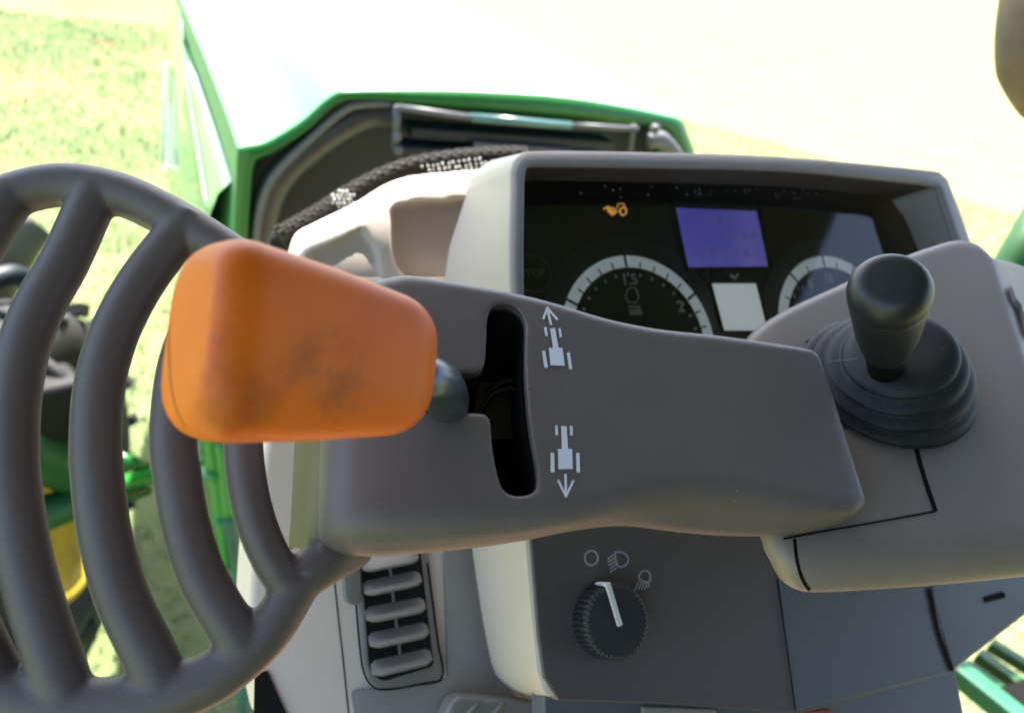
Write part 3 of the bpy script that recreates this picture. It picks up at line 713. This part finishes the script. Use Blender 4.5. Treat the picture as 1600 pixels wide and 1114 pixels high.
slats = [((565, 891), (653, 874)), ((568, 928), (658, 909)), ((572, 969), (664, 951)), ((577, 1009), (669, 990)), ((581, 1053), (674, 1031))]
fwdv = -N45
for a, b in slats:
    pa, pb = lf(*a, .008), lf(*b, .008); e = (pb - pa).normalized(); upv = N45.cross(e).normalized()
    if upv.z < 0: upv = -upv
    prof2 = [(0, .0066), (.0006, .0078), (.0018, .0082), (.0028, .0074), (.0100, .0018), (.0125, -.003), (.0118, -.004), (.0090, .0002), (.0016, .0052)]
    rings = []; Ls = (pb - pa).length
    for q in np.linspace(0, 1, 15):
        end = min(q, 1 - q) * Ls; sh = 0.004 * (1 - min(1, end / .007)) ** 2
        rings.append([pa + e * (Ls * q) + upv * (h - .0020 + sh * .5) + N45 * (d_ - .001 - sh) for h, d_ in prof2])
    so = link('slat', mesh(*loft(rings)), M['ventplastic'], vent); so.data.set_sharp_from_angle(angle=math.radians(35))
for (a, b) in zip(slats, slats[1:]):
    xm = (a[0][0] * .5 + a[1][0] * .5); y0 = (a[0][1] + a[1][1]) / 2 + 3; y1 = (b[0][1] + b[1][1]) / 2 - 14
    link('slat_link', slab_mesh([lf(x, y, .0084) for x, y in ((xm - 2, y0), (xm + 2, y0), (xm + 5, y1), (xm + 1, y1))], -N45 * .001), M['ventplastic'], vent, False)
link('vent_tab', slab_mesh([lf(x, y, .012) for x, y in tup(roundpoly([(536, 890), (562, 870), (566, 935), (556, 948), (540, 940)], 9, 5))], -N45 * .008, .002), M['ventplastic'], vent)
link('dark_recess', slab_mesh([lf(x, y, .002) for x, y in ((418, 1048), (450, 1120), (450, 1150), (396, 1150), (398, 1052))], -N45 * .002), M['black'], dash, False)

# lower trim and pad at the foot of the pod
pad = thing('foot_pad', 'rounded grey pad with moulded ribs below the pod, cut by the lower picture edge', 'pad', lf(770, 1130, .02))
link('pad', slab_mesh([lf(x, y, .03) for x, y in tup(roundpoly([(694, 1120), (712, 1086), (845, 1096), (862, 1180), (690, 1180)], 16, 6))], -N45 * .02, .006, 4), M['ventplastic'], pad)
link('rib', mesh(*merged([tube([lf(728 + 40 * k, 1118, .030), lf(748 + 40 * k, 1098, .030)], .0018, 8, 2) for k in range(2)])), M['ventplastic'], pad)
trm = thing('lower_trim', 'grey lower trim strip with a beige insert and a red edge under the slate panel', 'trim', pf(1100, 1140, -.03))
link('strip', slab_mesh([pf(x, y, -.03) for x, y in ((850, 1060), (1260, 1080), (1490, 1030), (1520, 1180), (850, 1180))], -N45 * .02, .002), M['panel2'], trm, False)
link('insert', slab_mesh([pf(x, y, -.027) for x, y in ((1005, 1104), (1120, 1108), (1122, 1150), (1005, 1150))], -N45 * .006, .001), M['trim'], trm, False)
link('red_edge', slab_mesh([pf(x, y, -.027) for x, y in ((1262, 1111), (1300, 1108), (1300, 1140), (1262, 1140))], -N45 * .006, .001), M['red'], trm, False)
rp_ = thing('right_dash_panel', 'slate dash side panel with a small dark slot under the taupe console', 'panel', POD.hit(1560, 1000, -.04))
link('plate', slab_mesh([POD.hit(x, y, -.006) for x, y in ((1440, 800), (1700, 780), (1700, 872), (1600, 964), (1492, 1048), (1486, 1046), (1456, 938))], -N45 * .02, .003), M['panel2'], rp_, False)
link('edge_gap', ribbon([(1451, 918), (1467, 990), (1488, 1048)], 7, lambda x, y, o: POD.hit(x, y, .0040), 0), M['gap'], rp_)
link('slot', slab_mesh([POD.hit(x, y, -.005) for x, y in ((1538, 933), (1566, 924), (1572, 929), (1570, 934), (1540, 941))], -N45 * .002), M['gap'], rp_, False)

def slabxy0(x0, x1, y0, y1, z, t):
    return box(Vector(((x0 + x1) / 2, (y0 + y1) / 2, z)), Vector(((x1 - x0) / 2, 0, 0)), Vector((0, (y1 - y0) / 2, 0)), Vector((0, 0, t / 2)))
# ================================================================== TRACTOR HOOD
hood_t = thing('tractor', 'green tractor front with glare paled hood, black gasketed bay and yellow rimmed front wheel', 'tractor', Vector((.57, 1.9, 0)))
hf = lambda x, y, o=0: HOODR.hit(x, y, o)
prof = [(352, 640), (360, 480), (368, 300), (371, 240), (378, 230), (412, 223), (440, 209), (475, 186), (505, 159), (527, 144), (545, 141), (600, 140), (720, 142), (860, 150), (960, 164), (1040, 180), (1064, 188), (1075, 210), (1088, 260), (1100, 420)]
pin = [(372, 640), (382, 480), (392, 300), (398, 256), (408, 247), (424, 240), (448, 226), (482, 203), (514, 172), (534, 160), (552, 156), (604, 158), (740, 172), (870, 184), (960, 192), (1024, 198), (1042, 206), (1052, 224), (1064, 266), (1076, 420)]
p3 = catmull([hf(*p) for p in prof], 4); q3 = catmull([hf(*p, .004) for p in pin], 4)
hc = sum(p3, Vector()) / len(p3)
def station(Y, s=1.0, dz=0.0, wx=1.0):
    out = []
    for p in p3:
        x = .57 + (p.x - .57) * wx; out.append(Vector((x, Y, 1.72 + (p.z - 1.72) * s + dz)))
    return out
Ys = [(1.30, 1, 0, 1), (1.312, 1, .003, 1.002), (1.5, 1, .006, 1.0), (1.9, 1.0, -.004, .995), (2.4, 1.0, -.025, .99), (3.0, 1.0, -.065, .97), (3.4, 1.0, -.11, .93), (3.6, .96, -.17, .84)]
hr = [station(*y) for y in Ys]
def grill(): return None
hv, hfc = loft(hr, caps=False, closed=False)
n_ = len(p3); hfc.append(tuple((len(hr) - 1) * n_ + j for j in range(n_)))
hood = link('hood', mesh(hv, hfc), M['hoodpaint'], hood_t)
lip = loft([[p + Vector((0, .06, 0)) + (hc - p).normalized() * .004 for p in p3], p3, [p * .3 + q * .7 + Vector((0, -.006, 0)) for p, q in zip(p3, q3)], q3, [q + Vector((0, .10, 0)) for q in q3]], caps=False, closed=False)
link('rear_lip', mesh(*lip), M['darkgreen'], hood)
link('bay_plate', mesh(*slab([hf(x, y, -.09) for x, y in ((372, 640), (380, 300), (395, 238), (540, 148), (720, 152), (1060, 190), (1090, 430))], Vector((0, .02, 0)))), M['enginebay'], hood, False)
def ht(pts, r, nm, mat, off=0, n=8, lab=None): return link(nm, mesh(*tube([hf(x, y, off) for x, y in pts], r, 16, n)), mat, hood, True, lab)
ht([(392, 560), (400, 430), (414, 330), (440, 272), (500, 220), (548, 190), (580, 180), (612, 180)], [.022, .022, .026, .026, .024, .024, .022, .022], 'gasket', M['hoodblack'], -.02)
ht([(398, 400), (406, 330), (428, 275), (490, 213), (540, 172), (570, 164), (610, 163)], .006, 'gasket_bead', M['rod'], .003)
for pts, r in (([(620, 168), (736, 184)], .0055), ([(890, 196), (996, 202)], .005), ([(740, 225), (892, 237)], .004), ([(640, 235), (745, 243)], .004), ([(621, 166), (617, 232)], .006), ([(990, 196), (985, 236)], .005)):
    ht(pts, r, 'bracket_rod', M['rod'], .02, 2)
ht([(736, 184), (892, 197)], .0075, 'sight_strip', M['glassgreen'], .02, 2)
for p, r in (((619, 213), .008), ((621, 234), .008), ((1022, 202), .010)):
    link('bolt', mesh(*lathe(hf(*p, .03), Vector((0, -1, 0)), [(0, r), (.006, r), (.010, r * .6), (.011, .0005)], 16)), M['rod'], hood)
ht([(1012, 222), (1032, 218), (1052, 240), (1060, 262)], .016, 'hinge_arm', M['rod'], .02, 4)
link('bay_shelf', mesh(*merged([box(hf(800, 212, -.02), Vector((.20, 0, 0)), Vector((0, .03, 0)), Vector((0, 0, .008))), box(hf(790, 238, -.0), Vector((.2, 0, 0)), Vector((0, .03, 0)), Vector((0, 0, .006)))])), M['enginebay'], hood, False)
# left flank flaring outward below the shoulder
def pz(x, y, Y):
    r = ray(x, y); return EYE + r * (Y / r.y)
fl_t = [p3[8] + Vector((-.002, y - 1.3, dz)) for y, dz in ((1.34, .003), (1.6, .004), (2.0, -.008), (2.5, -.03), (2.95, -.075))]
fl_m = [pz(x, y, Y) for (x, y), Y in zip(((330, 330), (313, 230), (298, 140), (288, 60), (284, 0)), (1.36, 1.6, 2.0, 2.5, 2.95))]
fl_b = [pz(x, y, Y) for (x, y), Y in zip(((272, 470), (264, 330), (262, 215), (262, 100), (263, 25)), (1.4, 1.62, 2.0, 2.5, 2.95))]
fl_u = [p + Vector((.25, 0, -.12)) for p in fl_b]
fr_ = [[p, p * .5 + q * .5 + Vector((-.006, 0, .004)), q, q * .5 + s * .5, s, t] for p, q, s, t in zip(fl_t, fl_m, fl_b, fl_u)]
link('side_flank', mesh(*loft(fr_, caps=False, closed=False)), M['flank'], hood)
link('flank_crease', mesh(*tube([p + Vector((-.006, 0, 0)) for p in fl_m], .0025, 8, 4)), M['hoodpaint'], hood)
link('flank_vent', mesh(*slab([pz(x, y, Y) + Vector((-.01, 0, 0)) for x, y, Y in ((259, 95, 2.5), (266, 95, 2.5), (266, 255, 1.88), (260, 265, 1.86))], Vector((.004, 0, 0)))), M['cast'], hood, False)

link('engine_block', apply_mods(mesh(*slabxy0(.28, .92, 1.46, 3.2, 1.02, .86)), [('BEVEL', dict(width=.03, segments=2))]), M['tyre'], hood_t, False)
# perforated mat behind the cowl with its sun spots built in as pale studs
mat_ = thing('sun_spotted_mat', 'black braided hose and mesh with sun spots as pale studs between cowl and hood', 'hose', at(600, 300, .85))
hs = catmull([at(440, 372, .80), at(500, 338, .82), at(560, 300, .84), at(630, 268, .86), at(700, 254, .88), at(760, 248, .9), at(820, 246, .92)], 8)
link('hose', mesh(*tube(hs, .012, 16, 1, False)), M['mesh'], mat_)
wv = []
for k in range(0, len(hs) - 1):
    a, b = hs[k], hs[k + 1]; t = (b - a).normalized(); u = t.orthogonal().normalized(); w = t.cross(u)
    for j in range(10):
        an = 2 * PI * j / 10 + (k % 2) * .31
        c = a + (u * math.cos(an) + w * math.sin(an)) * .012
        wv.append(box(c, t * .004, (u * -math.sin(an) + w * math.cos(an)) * .0012, (u * math.cos(an) + w * math.sin(an)) * .0012))
link('braid', mesh(*merged(wv)), M['mesh'], mat_, False)
sd = []
def sun_spot(px, py, d, r): sd.append(lathe(at(px, py, d), (EYE - at(px, py, d)), [(-r, r * .6), (0, r), (r * .6, r * .7), (r * .9, .0002)], 8))
for i in range(5):
    for j in range(6):
        x = 517 + j * 6.4 + (i % 2) * 3.2; y = 299 + i * 6.2
        if (x - 536) ** 2 / 19 ** 2 + (y - 311) ** 2 / 16 ** 2 < 1: sun_spot(x + random.uniform(-1.3, 1.3), y + random.uniform(-.6, .6), .80, random.uniform(.0012, .0017))
link('sun_spot_patch', mesh(*merged(sd)), M['dots'], mat_); sd = []
for i in range(3):
    for j in range(12):
        x = 672 + j * 8.2 + (i % 2) * 4.1 - i * 6; y = 268 - j * 1.1 - 6.2 * i + 5
        sun_spot(x + random.uniform(-1.5, 1.5), y + random.uniform(-.6, .6), .84, random.uniform(.0011, .0016))
link('sun_spot_patch', mesh(*merged(sd)), M['dots'], mat_)
link('mesh_mat', mesh(*slab([at(x, y, .92) for x, y in ((400, 430), (425, 372), (520, 318), (620, 258), (840, 244), (840, 300), (500, 440))], Vector((0, .01, 0)))), M['black'], mat_, False)

# ================================================================== OUTSIDE, LEFT: wheel, axle, posts
wc = Vector((-.30, 1.92, .50)); wax = Vector((.93, -.33, .10)).normalized()
wu = Vector((0, 0, 1)) - wax * wax.z; wu.normalize(); wv_ = wax.cross(wu)
def wring(prof, seg=64): return lathe(wc, wax, prof, seg, wu)
whl = link('front_wheel', mesh(*wring([(-.09, .27), (-.11, .32), (-.12, .40), (-.10, .46), (-.05, .48), (.05, .48), (.10, .46), (.12, .40), (.11, .32), (.09, .27)])), M['tyre'], hood_t)
lug = []
for k in range(22):
    for s_ in (-1, 1):
        t = 2 * PI * (k + .5 * (s_ > 0)) / 22; d = wu * math.cos(t) + wv_ * math.sin(t); q = wu * -math.sin(t) + wv_ * math.cos(t)
        dd = (wax * s_ * .85 + q * .5).normalized()
        lug.append(box(wc + d * .485 + wax * s_ * .058, dd * .062, d.cross(dd) * .016, d * .016))
link('tread', mesh(*merged(lug)), M['tyre'], whl, False)
rimo = link('rim', mesh(*wring([(.09, .30), (.125, .305), (.128, .285), (.112, .265), (.10, .19), (.115, .11), (.13, .09), (.13, .001)])), M['yellow'], whl)
def wp(x, y, Y): return pz(x, y, Y)
axl = link('front_axle', mesh(*tube([wp(20, 690, 1.62), wp(80, 715, 1.66), wp(140, 752, 1.72), wp(180, 756, 1.76)], [.07, .066, .05, .02], 16, 6)), M['cast'], hood_t)
link('hub_housing', apply_mods(mesh(*box(wp(78, 632, 1.66), Vector((.06, .02, 0)), Vector((-.02, .05, 0)), Vector((0, 0, .075)))), [('BEVEL', dict(width=.02, segments=3))]), M['black'], axl)
link('steering_hose', mesh(*tube([wp(60, 560, 1.7), wp(96, 590, 1.66), wp(118, 640, 1.64), wp(108, 700, 1.66)], .014, 12, 6)), M['tyre'], axl)
link('tie_rod', mesh(*tube([wp(150, 768, 1.70), wp(200, 752, 1.76), wp(260, 738, 1.82), wp(335, 726, 1.9), wp(440, 710, 2.0)], [.020, .021, .021, .022, .024], 16, 6)), M['green'], axl)
link('knuckle', mesh(*tube([wp(60, 805, 1.62), wp(120, 785, 1.66), wp(185, 775, 1.74), wp(230, 765, 1.8)], [.045, .04, .024, .016], 14, 5)), M['cast'], axl)
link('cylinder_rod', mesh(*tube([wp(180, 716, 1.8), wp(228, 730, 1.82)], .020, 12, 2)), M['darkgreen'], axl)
fnd = link('front_fender', mesh(*tube([wp(-40, 470, 2.3), wp(5, 405, 2.35), wp(60, 350, 2.4)], [.11, .10, .06], 14, 5, True, .35)), M['greymetal'], hood_t)
link('fender_edge', mesh(*tube([wp(-20, 440, 2.2), wp(20, 430, 2.25), wp(45, 440, 2.3)], .03, 10, 4)), M['enginebay'], fnd)
link('stay', mesh(*tube([wp(100, 480, 2.3), wp(122, 560, 2.25), wp(118, 620, 2.2)], .018, 10, 4)), plain('olive dusty stay', (.16, .16, .09), .6), fnd)
link('stay', mesh(*tube([wp(88, 520, 2.25), wp(108, 580, 2.2), wp(118, 640, 2.18)], .020, 10, 4)), plain('tan dusty stay', (.30, .28, .17), .6), fnd)
for x, y in ((88, 532), (106, 534), (114, 578), (94, 494)):
    link('stay_bolt', mesh(*lathe(wp(x, y, 2.1), Vector((0, -1, 0)), [(0, .022), (.03, .018), (.035, .001)], 10)), M['rod'], fnd)
pst = thing('green_post', 'glossy green tubular post with clamp collars seen between the guard bars', 'post', Vector((.1, 1.3, .2)))
link('tube', mesh(*tube([hf(328, 600), hf(332, 700), hf(346, 800), hf(356, 880)], .019, 20, 6)), M['green'], pst)
link('outer_tube', mesh(*tube([hf(345, 690, .02), hf(352, 760, .02), hf(360, 830, .02)], .013, 16, 6)), M['green'], pst)
for p in ((334, 735), (350, 808)):
    link('collar', mesh(*lathe(hf(p[0], p[1] + 6, .005), Vector((.02, 0, 1)), [(0, .019), (.002, .026), (.012, .026), (.014, .019)], 24)), M['green'], pst)
hse = thing('braided_hose', 'dark teal braided hose below the green post', 'hose', hf(380, 1000))
hp = catmull([hf(356, 810, .03), hf(366, 860, .03), hf(374, 920, .03), hf(378, 1000, .03), hf(380, 1120, .03)], 10)
link('hose', mesh(*tube(hp, .012, 16, 1, False)), plastic('teal braid', (.035, .11, .085), .5, 350, .8, .4, .5, dist=.002), hse)

# ================================================================== OUTSIDE, RIGHT
gpost = thing('roll_post', 'dark green slanted post at the right edge behind the taupe console', 'post', at(1590, 420, 1.5))
link('post', mesh(*tube([at(1440, 650, 1.46), at(1500, 550, 1.48), at(1560, 450, 1.5), at(1605, 375, 1.5), at(1660, 270, 1.55), at(1760, 60, 1.62), at(1830, -120, 1.68)], .034, 20, 4)), plastic('deep green paint', (.015, .075, .018), .4, 200, 0, .15, .4), gpost)
fit = thing('rounded_fitting', 'out of focus brown grey rounded fitting hanging at the upper right edge', 'fitting', at(1620, 100, 1.0))
link('body', apply_mods(mesh(*tube([at(1690, -260, 1.0), at(1660, -150, 1.0), at(1640, -40, 1.0), at(1630, 40, 1.0), at(1630, 100, 1.0), at(1646, 160, 1.0), at(1668, 205, 1.0)], [.020, .040, .052, .053, .052, .038, .012], 24, 6)), [('SUBSURF', dict(levels=1, render_levels=1))]), M['fitting'], fit)
stp = thing('access_step', 'green barred access step with pale ground showing between its bars', 'step', Vector((1.6, .8, 1.0)))
HZ = Plane(Vector((0, 0, 1)), Vector((0, 0, 1.0)))
for a, b, w in (((1546, 1006), (1640, 1064), 5.5), ((1526, 1022), (1630, 1096), 6.5), ((1504, 1040), (1620, 1124), 8)):
    pa, pb = HZ.hit(*a), HZ.hit(*b); e = (pb - pa); c = (pa + pb) / 2; wd = (HZ.hit(a[0] - w * .6, a[1] + w * .8) - pa)
    link('bar', apply_mods(mesh(*box(c, e / 2, wd, Vector((0, 0, .012)))), [('BEVEL', dict(width=.004, segments=2))]), M['cast'], stp, False)
pa, pb = HZ.hit(1486, 1050), HZ.hit(1600, 1142); e = pb - pa; wd = HZ.hit(1482, 1060) - pa
link('nosing', apply_mods(mesh(*box((pa + pb) / 2 + Vector((0, 0, .01)), e / 2, wd, Vector((0, 0, .02)))), [('BEVEL', dict(width=.006, segments=2))]), M['teal'], stp, False)
link('step_bracket', mesh(*box(HZ.hit(1610, 1096) - Vector((0, 0, -.015)), Vector((.07, 0, 0)), Vector((0, .03, 0)), Vector((0, 0, .012)))), M['gap'], stp, False)

# ================================================================== CAB ROOF AND FLOOR (they shade and warm the cockpit)
def slabxy(x0, x1, y0, y1, z, t):
    return box(Vector(((x0 + x1) / 2, (y0 + y1) / 2, z)), Vector(((x1 - x0) / 2, 0, 0)), Vector((0, (y1 - y0) / 2, 0)), Vector((0, 0, t / 2)))
rf = link('cab_roof', mesh(*slabxy(-.50, 1.40, -.9, 1.0, 2.66, .08)), M['roof'], None, False)
tag(rf, 'pale lined cab roof shading the controls from the sun', 'roof')
fl = link('cab_floor', mesh(*slabxy(-.25, 1.25, -.6, .55, 1.02, .04)), M['floormat'], None, False)
fl['kind'] = 'structure'
rw = link('rear_light_block', mesh(*slabxy(-.15, 1.40, -.70, -.64, 1.84, 1.55)), M['blockdark'], None, False)  # unseen slab added to cut light coming from behind
tag(rw, 'unseen dark wall added behind the driver place to hold back light', 'wall')

# ================================================================== GROUND
gr = link('ground', mesh([(-400, -400, 0), (400, -400, 0), (400, 400, 0), (-400, 400, 0)], [(0, 1, 2, 3)]), M['ground'], None, False)
gr['kind'] = 'structure'
def blades(n):
    rr = np.sqrt(rng.uniform(0, 1, n)); ang = rng.uniform(math.radians(-25), math.radians(118), n)
    R = .8 + 9.5 * rr; x = R * np.cos(ang); y = R * np.sin(ang)
    h = rng.uniform(.012, .045, n); a = rng.uniform(0, 2 * PI, n); w = rng.uniform(.003, .008, n); l = rng.uniform(.0, .05, n); b = rng.uniform(0, 2 * PI, n)
    V = np.zeros((n, 3, 3)); V[:, 0] = np.stack([x - np.cos(a) * w, y - np.sin(a) * w, 0 * x], 1); V[:, 1] = np.stack([x + np.cos(a) * w, y + np.sin(a) * w, 0 * x], 1)
    V[:, 2] = np.stack([x + np.cos(b) * l, y + np.sin(b) * l, h], 1)
    me = bpy.data.meshes.new('grass'); me.vertices.add(3 * n); me.vertices.foreach_set('co', V.ravel())
    me.loops.add(3 * n); me.loops.foreach_set('vertex_index', np.arange(3 * n, dtype=np.int32)); me.polygons.add(n)
    me.polygons.foreach_set('loop_start', np.arange(0, 3 * n, 3, dtype=np.int32)); me.polygons.foreach_set('loop_total', np.full(n, 3, dtype=np.int32))
    me.update(calc_edges=True); return me
gs = link('grass', blades(140000), M['blade'], None, False)
tag(gs, 'short sunlit grass covering the field', 'grass', kind='stuff')

# ================================================================== LIGHT
EL, AZ = math.radians(60), math.radians(15)      # azimuth from the tractor's heading (+Y) towards its right (+X)
sdir = Vector((math.sin(AZ) * math.cos(EL), math.cos(AZ) * math.cos(EL), math.sin(EL)))
ld = bpy.data.lights.new('sun', 'SUN'); ld.energy = 5.0; ld.angle = math.radians(.5); ld.color = (1, .95, .86)
lo_ = bpy.data.objects.new('sun', ld); COL.objects.link(lo_); lo_.rotation_euler = (-sdir).to_track_quat('-Z', 'Y').to_euler(); lo_.location = (3, 3, 8)
w = bpy.data.worlds.new('World'); sc.world = w; w.use_nodes = True; nt = w.node_tree
bg = nt.nodes['Background']; sky = nt.nodes.new('ShaderNodeTexSky'); sky.sky_type = 'NISHITA'; sky.sun_disc = False
sky.sun_elevation = EL; sky.sun_rotation = AZ; sky.dust_density = 3.0; sky.air_density = 1.0; sky.ozone_density = 1.0
nt.links.new(sky.outputs[0], bg.inputs[0]); bg.inputs[1].default_value = .12

cd = bpy.data.cameras.new('camera'); cam = bpy.data.objects.new('camera', cd); COL.objects.link(cam)
cam.matrix_world = Matrix(((RIGHT.x, UP.x, BACK.x, EYE.x), (RIGHT.y, UP.y, BACK.y, EYE.y), (RIGHT.z, UP.z, BACK.z, EYE.z), (0, 0, 0, 1)))
cd.sensor_width = 36; cd.lens = 36 * F / 1600; cd.clip_start = .02; cd.clip_end = 1500
cd.dof.use_dof = True; cd.dof.focus_distance = .40; cd.dof.aperture_fstop = 7.5
sc.camera = cam
vs = sc.view_settings; vs.view_transform = 'Standard'; vs.look = 'None'; vs.gamma = 1; vs.use_curve_mapping = False; vs.exposure = 2.4
sc.cycles.use_denoising = True
sc.cycles.max_bounces = 8; sc.cycles.diffuse_bounces = 5; sc.cycles.transparent_max_bounces = 8
